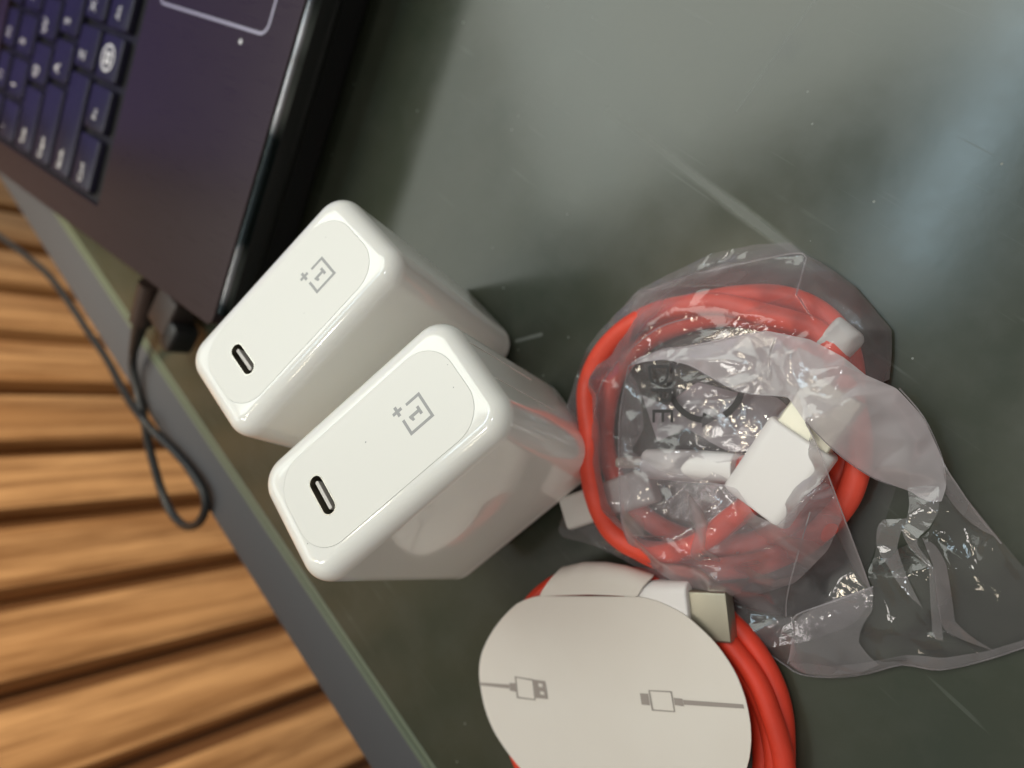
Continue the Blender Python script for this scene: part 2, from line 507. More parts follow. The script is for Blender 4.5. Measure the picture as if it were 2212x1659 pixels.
# palm rest deck as a ring round the keyboard well and the touchpad
KX0, KX1, KY0, KY1 = 12.5, 332.0, 90.0, 214.0
TX0, TX1, TY0, TY1 = 90.0, 192.0, 13.5, 82.0
deck = flat("palm_rest", [(([(x + LW / 2, y + LDp / 2) for x, y in rrect(LW, LDp, 3.0, 6)]), [rect(KX0, KY0, KX1, KY1), [(x + (TX0 + TX1) / 2, y + (TY0 + TY1) / 2) for x, y in rrect(TX1 - TX0, TY1 - TY0, 4, 5)]])], LH, M['laptop'], laptop)
sol = deck.modifiers.new("thickness", 'SOLIDIFY'); sol.thickness = 0.004; sol.offset = -1
bv = deck.modifiers.new("edge", 'BEVEL'); bv.width = 0.0006; bv.segments = 3; bv.limit_method = 'ANGLE'
flat("keyboard_well", [(rect(KX0 - 1, KY0 - 1, KX1 + 1, KY1 + 1), [])], LH - 2.6, M['well'], laptop)
tp = flat("touchpad", [([(x + (TX0 + TX1) / 2, y + (TY0 + TY1) / 2) for x, y in rrect(TX1 - TX0 + 1, TY1 - TY0 + 1, 4, 5)], [])], LH - 0.5, M['laptop'], laptop)
o_, i_ = rrect(TX1 - TX0 + 0.4, TY1 - TY0 + 0.4, 4.1, 6), rrect(TX1 - TX0 - 1.6, TY1 - TY0 - 1.6, 3.2, 6)
cxy = ((TX0 + TX1) / 2, (TY0 + TY1) / 2)
flat("touchpad_border", [([(x + cxy[0], y + cxy[1]) for x, y in o_], [[(x + cxy[0], y + cxy[1]) for x, y in i_]])], LH + 0.12, M['border'], tp)
# glossy trim along the front edge
lbox("front_trim", 4, -1.5, LW - 4, 1.6, LH - 4.5, LH - 0.8, M['chrome'], laptop, .5, 0.3, 1.4, 4, 5)
lbox("front_face", 2, -0.8, LW - 2, 10.0, LH - 15.0, LH - 4.7, M['dark'], laptop, 1.0, 6.0, 0.3)
lbox("foot", 20, 14, 44, 22, 0.0, 2.0, M['dark'], laptop)
lbox("foot", LW - 44, 14, LW - 20, 22, 0.0, 2.0, M['dark'], laptop)
lbox("foot", 20, LDp - 22, 44, LDp - 14, 0.0, 2.0, M['dark'], laptop)
lbox("foot", LW - 44, LDp - 22, LW - 20, LDp - 14, 0.0, 2.0, M['dark'], laptop)
flat("status_light", [([(86.2 + 0.9 * math.cos(t / 8 * math.tau), 26.3 + 0.9 * math.sin(t / 8 * math.tau)) for t in range(8)], [])], LH + 0.06, M['legend'], laptop)
# keys, one by one
KP = 19.0
rows = [
    (107.5, 17, [(14.3, 22, "ctrl"), (37.3, 18.2, "fn"), (56.5, 18.2, "win"), (75.7, 18.2, "alt"), (94.9, 98, ""), (194, 18.2, "alt"), (213, 18.2, "fn"), (232, 27, "ctrl")]),
    (127.3, 17, [(14.3, 42, "shift")] + [(57.3 + KP * i, 17.6, c) for i, c in enumerate("ZXCVBNM,./")] + [(247.3, 40, "shift")]),
    (146.8, 17, [(14.3, 33, "caps")] + [(48.3 + KP * i, 17.6, c) for i, c in enumerate("ASDFGHJKL;'")] + [(257.3, 36, "enter")]),
    (166.3, 17, [(14.3, 28, "tab")] + [(43.3 + KP * i, 17.6, c) for i, c in enumerate("QWERTYUIOP[]")] + [(271.3, 22, "\\")]),
    (185.8, 17, [(14.3, 18, "`")] + [(33.3 + KP * i, 17.6, c) for i, c in enumerate("1234567890-=")] + [(261.3, 32, "back")]),
    (204.0, 12, [(14.3, 18, "esc")] + [(33.6 + KP * i, 17.6, "F%d" % (i + 1)) for i in range(12)] + [(261.6, 32, "del")]),
]
legend_cache = {}
for y, hgt, keys in rows:
    for x0, wd, cap in keys:
        k = lbox("key", x0 + 0.7, y - hgt / 2, x0 + wd - 0.7, y + hgt / 2, LH - 2.4, LH + 0.4, M['key'], laptop, 1.6, 0, 0.7, 3, 2)
        if not cap: continue
        lx, ly, sz = x0 + 5.4, y + 2.2, 6.2
        if len(cap) > 1: lx, ly, sz = x0 + 6.6, y + 0.6, 4.4
        if x0 > 205 and y < 200: continue
        if cap == "win":
            ring = [([(x0 + 9 + 5.2 * math.cos(t / 28 * math.tau), y + 1 + 5.2 * math.sin(t / 28 * math.tau)) for t in range(28)],
                     [[(x0 + 9 + 4.2 * math.cos(t / 28 * math.tau), y + 1 + 4.2 * math.sin(t / 28 * math.tau)) for t in range(28)]])]
            for qx, qy in ((-1, -1), (0.1, -1), (-1, 0.1), (0.1, 0.1)):
                ring.append((rect(x0 + 9 + qx * 2.4, y + 1 + qy * 2.4, x0 + 9 + qx * 2.4 + 2.1, y + 1 + qy * 2.4 + 2.1), []))
            flat("legend", ring, LH + 0.46, M['legend'], k)
            continue
        shown = {"caps": "Caps", "shift": "Shift", "ctrl": "Ctrl", "tab": "Tab", "alt": "Alt", "fn": "Fn", "enter": "Enter", "back": "Back", "esc": "Esc", "del": "Del"}.get(cap, cap)
        if shown not in legend_cache:
            me = text_mesh(shown, sz)
            me.materials.clear(); me.materials.append(M['legend']); legend_cache[shown] = me
        lo = bpy.data.objects.new("legend", legend_cache[shown]); COL.objects.link(lo); lo.parent = k
        lo.location = (lx * S, ly * S, (LH + 0.46) * S)
# lid with the lit screen, hinged at the back edge
lid = loft("lid", placed(rbox_rings(LW, 220, 5, 0, 7, 1, 1, 4, 3), Matrix.Rotation(math.radians(108), 3, 'X'), (LW / 2, LDp + 40, LH + 104)), M['dark'], laptop)
loft("screen", placed(rbox_rings(LW - 30, 190, 1, 7.05, 7.35, 0, 0, 1, 1), Matrix.Rotation(math.radians(108), 3, 'X'), (LW / 2, LDp + 40, LH + 104)), M['screen'], lid, smooth=False)
lbox("hinge", 60, LDp - 4, 110, LDp + 9, LH - 8, LH + 4, M['dark'], laptop, 2)
lbox("hinge", LW - 110, LDp - 4, LW - 60, LDp + 9, LH - 8, LH + 4, M['dark'], laptop, 2)

# ------------------------------------------------------------------ power lead and the small plug at the laptop's side
def lpt(x, y, z): return laptop.matrix_world @ (Vector((x, y, z)) * S) / S
lead = empty("power_lead", on(290, 745, 4), "black power lead plugged into the laptop's left side and looped over the table edge", "cable")
lead_o = -Vector(lead.location) / S
def rel(pts, o): return [Vector(p) + o for p in pts]
pa, pb = on(322, 628, 11), on(291, 748, 7)
dirp = (pb - pa).normalized()
tube("plug_barrel", rel([pa - dirp * 3, pa + dirp * 1, pa + dirp * 14, pa + dirp * 15.5], lead_o), 4.6, M['brown'], lead, 16, 2)
tube("strain_relief", rel([pa + dirp * 15, pb, pb + dirp * 3], lead_o), lambda t: 3.4 - 1.6 * t, M['dark'], lead, 12, 1)
cordpix = [(291, 748, 7), (287, 790, 4), (298, 850, 2), (311, 905, 2.4), (321, 960, 0), (334, 1010, -2), (349, 1060, -4), (371, 1108, -5), (400, 1136, -4), (428, 1130, -1), (444, 1098, 1.2),
           (440, 1062, 2.0), (415, 1020, 2.0), (377, 975, 2), (335, 935, 3), (309, 905, 5.5), (282, 870, 2), (258, 828, -6), (230, 775, -14), (190, 716, -18), (150, 655, -18), (105, 595, -18), (50, 548, -18), (-30, 490, -18), (-120, 430, -20)]
tube("cord", rel([on(*p) for p in cordpix], lead_o), 1.75, M['black'], lead, 10, 2.0)
# dark block beside it
da = on(372, 655, 12); dd = dirp
blk = empty("laptop_side_plug", da, "short dark brown plug sticking out of the laptop's left side beside the power lead", "plug", rot=frame(Vector((dd.x, dd.y, 0))))
loft("plug_body", placed(rbox_rings(16, 15, 2, -7, 3, 1.2, 1.2, 4, 3), Matrix.Identity(3), (4, 0, 0)), M['brown'], blk)
loft("plug_cap", placed(rbox_rings(12, 9, 3, -8, 2.5, 1.5, 1.5, 4, 3), Matrix.Identity(3), (9.5, 8.5, 0)), M['dark'], blk)

# ------------------------------------------------------------------ the two chargers
def charger(T, R, label, film):
    L, Wd, D, rc = 54.5, 29.9, 62.3, 6.4
    Rm = Matrix(R)
    x = Rm.col[0].normalized(); z = Rm.col[2]; z = (z - x * z.dot(x)).normalized(); y = z.cross(x)
    Rm = Matrix((x, y, z)).transposed()
    root = empty("charger", T, label, "charger", "white wall chargers standing on the glass table", rot=Rm)
    seam = -D + 5.6
    f1 = 4.2; ins = 4.4
    # body above the seam, open under the top panel
    rings = rbox_rings(L, Wd, rc, seam + 0.18, 0, 0, f1, 12, 8)
    rings = [[(p[0] * (1 - 0.25 / L), p[1] * (1 - 0.25 / Wd), seam + 0.05) for p in rings[0]]] + rings
    rings.append([(px_, py_, 0.0) for px_, py_ in rrect(L - 2 * ins, Wd - 2 * ins, 7.4, 12)])
    rings.append([(px_, py_, -0.35) for px_, py_ in rrect(L - 2 * ins - .1, Wd - 2 * ins - .1, 7.4, 12)])
    loft("body", rings, M['white'], root, True, False, angle=32)
    # base cap under the seam
    b = rbox_rings(L, Wd, rc, -D, seam, 3.8, 0.12, 12, 6)
    loft("base_cap", b, M['white'], root, angle=40)
    s2 = rbox_rings(L - .25, Wd - .25, rc, seam - 0.25, seam + 0.3, 0, 0, 12, 1)
    loft("seam_line", s2, M['seam'], root, angle=40)
    # top panel with the slot for the socket
    pxc = -14.7
    pan = [(x_, y_) for x_, y_ in rrect(L - 2 * ins - .1, Wd - 2 * ins - .1, 7.35, 12)]
    slot = [(y_ + pxc, x_) for x_, y_ in rrect(9.0, 3.1, 1.54, 8)]
    flat("top_panel", [(pan, [slot])], 0.03, M['panel'], root)
    tun = [[(y_ + pxc, x_, zz) for x_, y_ in rrect(9.0 - d, 3.1 - d, 1.54 - d / 2, 8)] for zz, d in ((0.03, 0), (-0.25, 0.12), (-5.5, 0.2), (-5.5, 0.3))]
    sock = loft("socket", tun, M['port'], root, False, True, angle=40)
    tg = rbox_rings(0.8, 6.9, 0.3, -5.4, -0.35, 0, 0.1, 3, 2)
    loft("contact_tongue", placed(tg, Matrix.Identity(3), (pxc, 0, 0)), M['tongue'], sock)
    flat("socket_rim", [([(y_ + pxc, x_) for x_, y_ in rrect(9.5, 3.6, 1.79, 8)], [[(y_ + pxc, x_) for x_, y_ in rrect(8.96, 3.06, 1.52, 8)]])], 0.05, M['rim'], root)
    for sx_, sy_, sr_ in (((-0.9, 2.5, .17), (20.4, -1.2, .13), (22.0, 3.4, .1), (-22.6, -6.1, .12)) if film else ((17.5, 6.0, .1), (3.0, -4.2, .09))):
        flat("dust_speck", [([(sx_ + sr_ * math.cos(k * 1.05) * (1 + .3 * math.sin(k * 2.3)), sy_ + sr_ * math.sin(k * 1.05)) for k in range(6)], [])], 0.055, M['print'], root)
    # printed emblem: open square, figure 1 and plus
    g = 6.2; st = 0.62; gx = 11.0
    def q(a, b_): return (gx - b_, a)
    h = g / 2
    sq = [(-h, -h), (h, -h), (h, -h + g * .60), (h - st, -h + g * .60), (h - st, -h + st), (-h + st, -h + st), (-h + st, h - st), (-h + g * .60, h - st), (-h + g * .60, h), (-h, h)]
    one = [(-.95, -1.5), (.95, -1.5), (.95, -.85), (.38, -.85), (.38, 1.45), (-.10, 1.45), (-.95, 1.15), (-.95, .6), (-.32, .6), (-.32, -.85), (-.95, -.85)]
    c = h - 0.18; a = 1.15; e = st / 2 + .03
    plus = [(c - e, c - a), (c + e, c - a), (c + e, c - e), (c + a, c - e), (c + a, c + e), (c + e, c + e), (c + e, c + a), (c - e, c + a), (c - e, c + e), (c - a, c + e), (c - a, c - e), (c - e, c - e)]
    flat("emblem", [([q(*p) for p in s], []) for s in (sq, one, plus)], 0.055, M['print'], root)
    # two round pins under the base carry the raised end
    for sy in (-1, 1):
        v = Rm @ Vector((-12.0, sy * 9.0, -D)) + Vector(T)
        Lp = (v.z - 0.2) / Rm.col[2].z - 0.5
        ring = lambda r_, z_: [(-12.0 + r_ * math.cos(t / 14 * math.tau), sy * 9.0 + r_ * math.sin(t / 14 * math.tau), z_) for t in range(14)]
        loft("pin", [ring(2.2, -D + 1), ring(2.2, -D - Lp + 1), ring(1.6, -D - Lp)], M['metal'], root)
    if film:
        # protective film round the sides with two raised welded lines over the logo end
        for k, yy in enumerate((6.2, -3.4)):
            pts = [Vector((L / 2 - 3.2, yy, -0.35)), Vector((L / 2 - 1.1, yy, -1.6)), Vector((L / 2 - 0.1, yy, -4.2)), Vector((L / 2 + 0.05, yy - .2, -9)), Vector((L / 2 + .05, yy - .5, -36))]
            tube("film_ridge", pts, 0.16, M['seam'], root, 6, 1.0)
    return root

near_charger = charger((-111.14, -7.36, 66.38), ((0.7219, -0.6612, 0.2039), (0.6344, 0.7502, 0.1866), (-0.2764, -0.0053, 0.9610)),
        "nearer white charger, between the other charger and the bagged red cable", True)
charger((-138.9, 22.1, 66.44), ((0.6441, -0.7389, 0.1981), (0.7070, 0.6738, 0.2147), (-0.2921, 0.0018, 0.9564)),
        "farther white charger beside the front corner of the laptop", False)

# ------------------------------------------------------------------ red cable inside the bag
def pa_(x, y, h=0.0): return on(1152 + .4791 * x, 493.8 + .4791 * y, h)      # reading grid of the bag
bagc = pa_(760, 940, 0)
cable = empty("red_cable", bagc, "bright red cable with white plugs coiled inside the clear plastic bag", "cable", "red cables")
cof = -Vector(cable.location) / S
CR = 2.55
path = [(925, 1082, 8.2), (975, 1068, 8), (1060, 1040, 7), (1180, 990, 5.5), (1300, 900, 4.2), (1350, 780, 3.4), (1320, 640, 3.2), (1220, 520, 3.2), (1060, 425, 3.2), (860, 395, 3), (660, 430, 2.8), (490, 520, 2.6), (375, 660, 2.4), (325, 820, 2.3), (320, 980, 2.3), (370, 1130, 2.3), (470, 1270, 2.3), (610, 1370, 2.3), (780, 1420, 2.3),
        (960, 1420, 2.3), (1140, 1350, 2.3), (1290, 1230, 2.3), (1390, 1080, 2.3), (1430, 900, 2.3), (1440, 720, 2.3), (1420, 560, 2.3), (1340, 420, 2.3), (1200, 330, 2.3), (1000, 300, 2.3), (800, 325, 2.4), (600, 375, 2.6), (430, 470, 3), (310, 620, 4), (240, 780, 5), (215, 930, 6), (225, 1080, 7), (265, 1210, 8), (340, 1330, 7.6), (440, 1420, 6.8), (590, 1495, 6.4),
        (790, 1530, 6.4), (990, 1515, 6.4), (1160, 1450, 6.4), (1310, 1350, 6.4), (1410, 1230, 6.4), (1462, 1090, 6.4), (1472, 940, 6.6), (1440, 800, 7), (1400, 690, 7.2), (1350, 560, 7.4), (1280, 460, 7.6), (1160, 420, 7.4), (1020, 385, 7), (860, 345, 6.8), (700, 345, 6.8), (540, 385, 6.8), (400, 465, 6.9), (290, 585, 7), (225, 720, 7.4), (200, 860, 9.5), (196, 1000, 11.5), (214, 1130, 11.8), (262, 1255, 11.6),
        (340, 1370, 9.4), (450, 1440, 8.6), (580, 1465, 9.2), (700, 1440, 10), (800, 1385, 10.5), (880, 1325, 11), (945, 1270, 11.4), (985, 1235, 11.6)]
def clear_of(p, ch, gap):
    """push a cord point out of the charger it would touch"""
    q_ = ch.matrix_world.inverted() @ (p * S) / S
    hx, hy = 27.25 + gap, 14.95 + gap
    if abs(q_.x) < hx and abs(q_.y) < hy and q_.z > -62.3 - gap:
        if hx - q_.x < hy + q_.y: q_.x = hx
        else: q_.y = -hy
        q_ = ch.matrix_world @ (q_ * S) / S
        return Vector((q_.x, q_.y, p.z))
    return p
bpy.context.view_layer.update()
cpts = [pa_(*p) for p in path]
shift = [clear_of(p, near_charger, 1.5) - p for p in cpts]
for _ in range(10):
    soft = [(shift[max(i - 1, 0)] + shift[i] * 2 + shift[min(i + 1, len(shift) - 1)]) / 4 for i in range(len(shift))]
    shift = [a_ if a_.length > b_.length else b_ for a_, b_ in zip(soft, shift)]
tube("cord", rel([p + d_ for p, d_ in zip(cpts, shift)], cof), CR, M['red'], cable, 16, 1.0, False, 0.3)
# C plug, lying level
c0, c1, c2 = pa_(930, 1082, 8.2), pa_(525, 1058, 8.2), pa_(405, 1053, 8.2)
fr = frame(c1 - c0); ln = (c1 - c0).length
r = rbox_rings(11.5, 6.8, 3.0, 0, ln, 0.35, 0.9, 8, 4)
# box axis is z: turn it to the plug direction, wide side upright
ZM = frame(c1 - c0, (0, 0, 1)) @ Matrix(((0, 0, 1), (1, 0, 0), (0, 1, 0)))
ZN = ZM @ rot_z(math.radians(90))
hs = loft("plug_housing", placed(r, ZN, c0 + cof), M['housing'], cable)
r = rbox_rings(8.3, 2.4, 1.15, 0, (c2 - c1).length, 0, 0.3, 8, 3)
loft("plug_tip", placed(r, ZN, c1 + cof), M['nickel'], hs)
# A plug, raised over the coil
a0, a1, a2 = pa_(995, 1262, 12.2), pa_(1215, 935, 12.2), pa_(1325, 795, 11.0)
a0 = pa_(1005, 1250, 12); a1 = pa_(1225, 935, 12)
ad = (a1 - a0).normalized()
ZA = frame(ad, (0, 0, 1)) @ Matrix(((0, 0, 1), (1, 0, 0), (0, 1, 0)))
r = rbox_rings(15.2, 8.0, 3.0, 0, (a1 - a0).length, 0.4, 0.8, 8, 4)
hs = loft("plug_housing", placed(r, ZA, a0 + cof), M['housing'], cable)
r = rbox_rings(11.8, 4.5, 0.6, 0, 11.6, 0, 0.3, 4, 2)
loft("plug_tip", placed(r, ZA, a1 + cof), M['nickel'], hs)
# two white ties round the coil
t0, t1 = pa_(150, 1285, 4.4), pa_(545, 1150, 4.8)
ZT = frame(t1 - t0, (0, 0, 1)) @ Matrix(((0, 0, 1), (1, 0, 0), (0, 1, 0)))
r = rbox_rings(8.6, 4.6, 1.4, 0, (t1 - t0).length, 0.8, 0.8, 6, 4)
loft("cable_tie", placed(r, ZT, t0 + cof), M['tie'], cable)
t0, t1 = pa_(1318, 455, 8.0), pa_(1448, 560, 6.0)
ZT = frame(t1 - t0, (0, 0, 1)) @ Matrix(((0, 0, 1), (1, 0, 0), (0, 1, 0)))
r = rbox_rings(7.6, 5.0, 2.0, 0, (t1 - t0).length, 1.0, 1.8, 6, 4)
loft("cable_tie", placed(r, ZT, t0 + cof), M['tie'], cable)
t0, t1 = pa_(1165, 600, 3.6), pa_(1330, 690, 3.6)
ZT = frame(t1 - t0, (0, 0, 1)) @ Matrix(((0, 0, 1), (1, 0, 0), (0, 1, 0)))
r = rbox_rings(8.6, 4.6, 1.4, 0, (t1 - t0).length, 0.8, 0.8, 6, 4)
loft("cable_tie", placed(r, ZT, t0 + cof), M['tie'], cable)

# ------------------------------------------------------------------ the clear bag
bag = empty("plastic_bag", bagc, "crumpled clear plastic bag holding the coiled red cable", "bag")
bof = -Vector(bag.location) / S

def inside(p, poly):
    c = False; j = len(poly) - 1
    for i in range(len(poly)):
        a, b = poly[i], poly[j]
        if (a[1] > p[1]) != (b[1] > p[1]) and p[0] < (b[0] - a[0]) * (p[1] - a[1]) / (b[1] - a[1]) + a[0]: c = not c
        j = i
    return c
def segdist(p, a, b):
    d = b - a; t = max(0, min(1, (p - a).dot(d) / max(d.dot(d), 1e-9))); return (p - a - d * t).length

def sheet(name, outline, hmap, m, spacing, jitter, seed, creases=(), levels=2, folds=4.0):
    """a crumpled film: facets between random and traced points, raised over what lies under it"""
    rg = random.Random(seed)
    ring = []
    for i, p in enumerate(outline):
        hh = p[2] if len(p) > 2 else 0.6
        ring.append(p_at(p[0], p[1], hh))
    # densify the outline
    dense = []
    for i in range(len(ring)):
        a, b = ring[i], ring[(i + 1) % len(ring)]
        k = max(1, int((b - a).length / (spacing * 0.8)))
        for j in range(k): dense.append(a.lerp(b, j / k))
    pts = [v.copy() for v in dense]; nb = len(pts)
    edges = [(i, (i + 1) % nb) for i in range(nb)]
    poly2 = [(v.x, v.y) for v in dense]
    D2 = [v.to_2d() for v in dense]
    for cr_ in creases:
        prev = None
        for p in cr_:
            v = p_at(p[0], p[1], p[2])
            pts.append(v); idx = len(pts) - 1
            if prev is not None: edges.append((prev, idx))
            prev = idx
    nfix = len(pts)
    xs = [p[0] for p in poly2]; ys = [p[1] for p in poly2]
    area = (max(xs) - min(xs)) * (max(ys) - min(ys))
    tries = int(area / (spacing * spacing) * 14)
    free = []
    for _ in range(tries):
        p = Vector((rg.uniform(min(xs), max(xs)), rg.uniform(min(ys), max(ys))))
        if not inside(p, poly2): continue
        if min((p - d).length for d in D2) < spacing * 0.6: continue
        if any((p - f.to_2d()).length < spacing for f in pts[nb:]): continue
        de = min(segdist(p, D2[i], D2[(i + 1) % nb]) for i in range(nb))
        h = hmap(p, de) + rg.uniform(-jitter, jitter) * min(1.0, de / (spacing * 1.5))
        pts.append(Vector((p.x, p.y, max(0.4, h))))
    res = delaunay_2d_cdt([v.to_2d() for v in pts], edges, [list(range(nb))], 1, 1e-4)
    vs, fs, orig = res[0], res[2], res[3]
    V = []
    for v, o in zip(vs, orig):
        if o: V.append(pts[o[0]].copy())
        else:
            k = min(range(len(pts)), key=lambda i: (pts[i].to_2d() - v).length); V.append(Vector((v.x, v.y, pts[k].z)))
    bm = bmesh.new()
    bv_ = [bm.verts.new(v) for v in V]
    for f in fs:
        if len(set(f)) >= 3:
            try: bm.faces.new([bv_[i] for i in f])
            except ValueError: pass
    bm.edges.ensure_lookup_table()
    cl = bm.edges.layers.float.new('crease_edge')
    for e in bm.edges: e[cl] = rg.choice((0.0, 0.25, 0.5, 0.85)) if not e.is_boundary else 1.0
    me = bpy.data.meshes.new(name)
    for v in bm.verts: v.co = (v.co + bof) * S
    for f in bm.faces: f.smooth = True
    bm.normal_update()
    for f in bm.faces:
        if f.normal.z < 0: f.normal_flip()
    bm.to_mesh(me); bm.free()
    me.materials.append(m)
    o = bpy.data.objects.new(name, me); COL.objects.link(o); o.parent = bag
    ss = o.modifiers.new("smooth", 'SUBSURF'); ss.levels = levels + 1
    fine = bpy.data.meshes.new_from_object(o.evaluated_get(bpy.context.evaluated_depsgraph_get()))
    o.modifiers.clear(); o.data = fine; fine.name = name
    bpy.data.meshes.remove(me)
    nv = len(fine.vertices)
    buf = np.empty(nv * 3, dtype=np.float32); fine.vertices.foreach_get('co', buf); P3 = buf.reshape(-1, 3) / S
    bor = np.zeros(nv, dtype=bool)
    x_, y_ = P3[:, 0], P3[:, 1]
    lo_, hi_ = P3.min(0), P3.max(0)
    add = np.zeros(nv)
    nf = int(folds * (hi_[0] - lo_[0]) * (hi_[1] - lo_[1]) / 100.0)
    main = rg.uniform(0, math.pi)
    for _ in range(nf):
        fx, fy = rg.uniform(lo_[0], hi_[0]), rg.uniform(lo_[1], hi_[1])
        ang = main + rg.gauss(0, 0.55) if rg.random() < 0.6 else rg.uniform(0, math.pi)
        hl = rg.uniform(4, 22); wd_ = rg.uniform(0.45, 1.5); am = rg.choice((-1, 1)) * rg.uniform(0.12, 0.40) * wd_
        cvt = rg.uniform(-0.02, 0.02)
        u_ = (x_ - fx) * math.cos(ang) + (y_ - fy) * math.sin(ang)
        d_ = -(x_ - fx) * math.sin(ang) + (y_ - fy) * math.cos(ang) + cvt * u_ * u_
        add += am * np.exp(-np.abs(d_) / wd_) * np.clip(1 - (u_ / hl) ** 2, 0, 1)
    P3[:, 2] = np.maximum(P3[:, 2] + add * np.clip((P3[:, 2] - 0.3) / 2.0, 0, 1), 0.15)
    fine.vertices.foreach_set('co', (P3 * S).astype(np.float32).ravel()); fine.update()
    return o, dense

def p_at(x, y, h): return pa_(x, y, h)
coil_c = pa_(815, 930, 6).to_2d()
def drape(top, rim=9.0):
    def f(p, de=0):
        if p is None: return 0.6
        d = (p - coil_c).length
        t = max(0.0, min(1.0, (39.0 - d) / 8.0)); t = t * t * (3 - 2 * t)
        e = max(0.0, min(1.0, de / rim)); e = e * e * (3 - 2 * e)
        return 0.6 + (top - 0.6) * t * e
    return f
headline = [(95, 1390), (128, 1310, 2), (135, 1230, 4), (148, 1000, 5), (150, 800, 5), (200, 650, 5), (240, 540, 5), (300, 460, 5), (400, 360, 5), (470, 280, 4), (600, 210, 3), (800, 115, 2), (1000, 72, 1), (1160, 62, 1), (1217, 110, 2), (1330, 170, 1), (1450, 260, 2), (1560, 390, 2), (1615, 455, 2), (1618, 560, 2), (1606, 680, 2), (1560, 700, 6),
            (1440, 760, 12), (1300, 840, 17), (1225, 880, 19), (1270, 960, 19), (1330, 1110, 17), (1400, 1300, 12), (1490, 1540, 5), (1530, 1660, 2), (1460, 1780, 1), (1240, 1860, 1), (1060, 1890, 1), (880, 1775, 5), (740, 1690, 6), (620, 1620, 7), (500, 1550, 6), (400, 1490, 3), (300, 1440, 1), (215, 1410, 1)]
head_creases = [
    [(500, 285, 4.5), (700, 215, 4), (1000, 145, 3.5), (1215, 112, 3)],
    [(1217, 114, 2.5), (1215, 180, 4), (1185, 300, 8)],
    [(470, 290, 5), (640, 260, 9), (900, 255, 11), (1190, 290, 10), (1275, 262, 6), (1420, 380, 9), (1475, 450, 10)],
    [(160, 800, 6), (175, 930, 10), (210, 980, 12), (240, 1060, 13), (280, 1160, 14)],
    [(560, 1210, 12), (585, 1100, 15.5), (600, 1050, 16), (690, 880, 13)],
    [(830, 1300, 10), (838, 1200, 12), (820, 1140, 14)],
    [(1060, 1660, 6), (1100, 1480, 12), (1230, 1220, 19)],
    [(700, 1500, 12), (880, 1510, 12.5), (985, 1575, 9)],
    [(985, 1575, 9), (975, 1480, 12.5), (1050, 1390, 13)],
    [(440, 1380, 12), (600, 1385, 11), (720, 1340, 11)],
]
sheet("film_sheet", headline, drape(13.5), M['film'], 5.5, 0.8, 3, head_creases, 2, 3.2)
lower = [(130, 1320), (148, 1010), (160, 800), (210, 650), (310, 470), (480, 300), (800, 130), (1160, 75), (1440, 270), (1600, 460), (1600, 680), (1660, 900), (1640, 1160), (1500, 1560), (1450, 1750), (1060, 1870), (700, 1670), (300, 1430)]
lower = [(x, y, 0.25) for x, y in lower]
sheet("film_sheet", lower, lambda p, de=0: 0.25, M['film_thin'], 9.0, 0.05, 4, (), 1)
# the folded-over flap, two films thick, from the left of the ring across to the neck on the right
flap = [(430, 620, 13), (470, 580, 13.5), (570, 548, 14), (700, 530, 14.5), (880, 490, 14.5), (1050, 460, 15), (1250, 500, 15), (1400, 580, 14.5), (1500, 660, 13), (1640, 720, 10), (1760, 850, 8), (1850, 1050, 6.5), (1870, 1150, 6), (1840, 1230, 6), (1770, 1235, 6), (1700, 1185, 5.5), (1600, 1150, 7), (1510, 1112, 10), (1370, 1012, 15), (1228, 872, 19.5),
        (1150, 760, 17), (1000, 748, 16), (900, 725, 16), (800, 670, 15.5), (700, 615, 15), (590, 590, 14.5), (500, 600, 14)]
flap_creases = [[(1065, 560, 16.5), (1070, 720, 16.5)], [(1100, 480, 15.5), (1060, 560, 17), (1020, 600, 16)], [(1230, 640, 17), (1400, 620, 16), (1600, 700, 13)], [(1300, 840, 19.5), (1380, 760, 17), (1480, 690, 14)], [(1460, 760, 17), (1520, 940, 14.5), (1540, 1080, 11)], [(1150, 560, 17.5), (1200, 740, 17.5)]]
sheet("film_flap", flap, lambda p, de=0: 16.0 if (p - coil_c).length < 34 else max(5.0, 16 - ((p - coil_c).length - 34) * .55), M['film2'], 5.0, 0.5, 11, flap_creases, 2, 3.2)
# second layer over the plugs at the lower left
over = [(430, 635, 13.6), (488, 750, 13.2), (500, 900, 13.4), (440, 1000, 13.5), (560, 1090, 15), (700, 1120, 15.5), (920, 1170, 16), (1000, 1290, 17.5), (1100, 1340, 17.5), (1200, 1230, 18.5), (1325, 1112, 17.5), (1395, 1300, 12.5), (1330, 1450, 10), (1180, 1600, 6), (980, 1660, 6), (700, 1650, 6.5), (540, 1530, 8), (440, 1440, 10), (395, 1320, 13), (385, 1100, 14), (386, 900, 14)]
sheet("film_flap", over, drape(15.6, 3.0), M['film_mid'], 4.6, 0.8, 21, [[(700, 1505, 12.8), (880, 1512, 13), (985, 1577, 9.6)], [(440, 1385, 12.6), (620, 1388, 12), (730, 1345, 12.5)], [(1010, 1400, 14), (1120, 1440, 12.6), (1060, 1480, 13)]], 2, 5.0)
hole_film = [(490, 750, 9), (600, 800, 9), (740, 690, 9), (900, 735, 10), (1100, 760, 11), (1225, 870, 13), (1160, 900, 13), (1000, 1000, 11), (880, 1010, 11), (690, 900, 10), (560, 960, 10)]
sheet("film_flap", hole_film, lambda p, de=0: 11.0, M['film2'], 6.0, 0.25, 31, [[(560, 850, 11), (800, 780, 11.4), (1000, 740, 11.4)]], 2, 0.8)
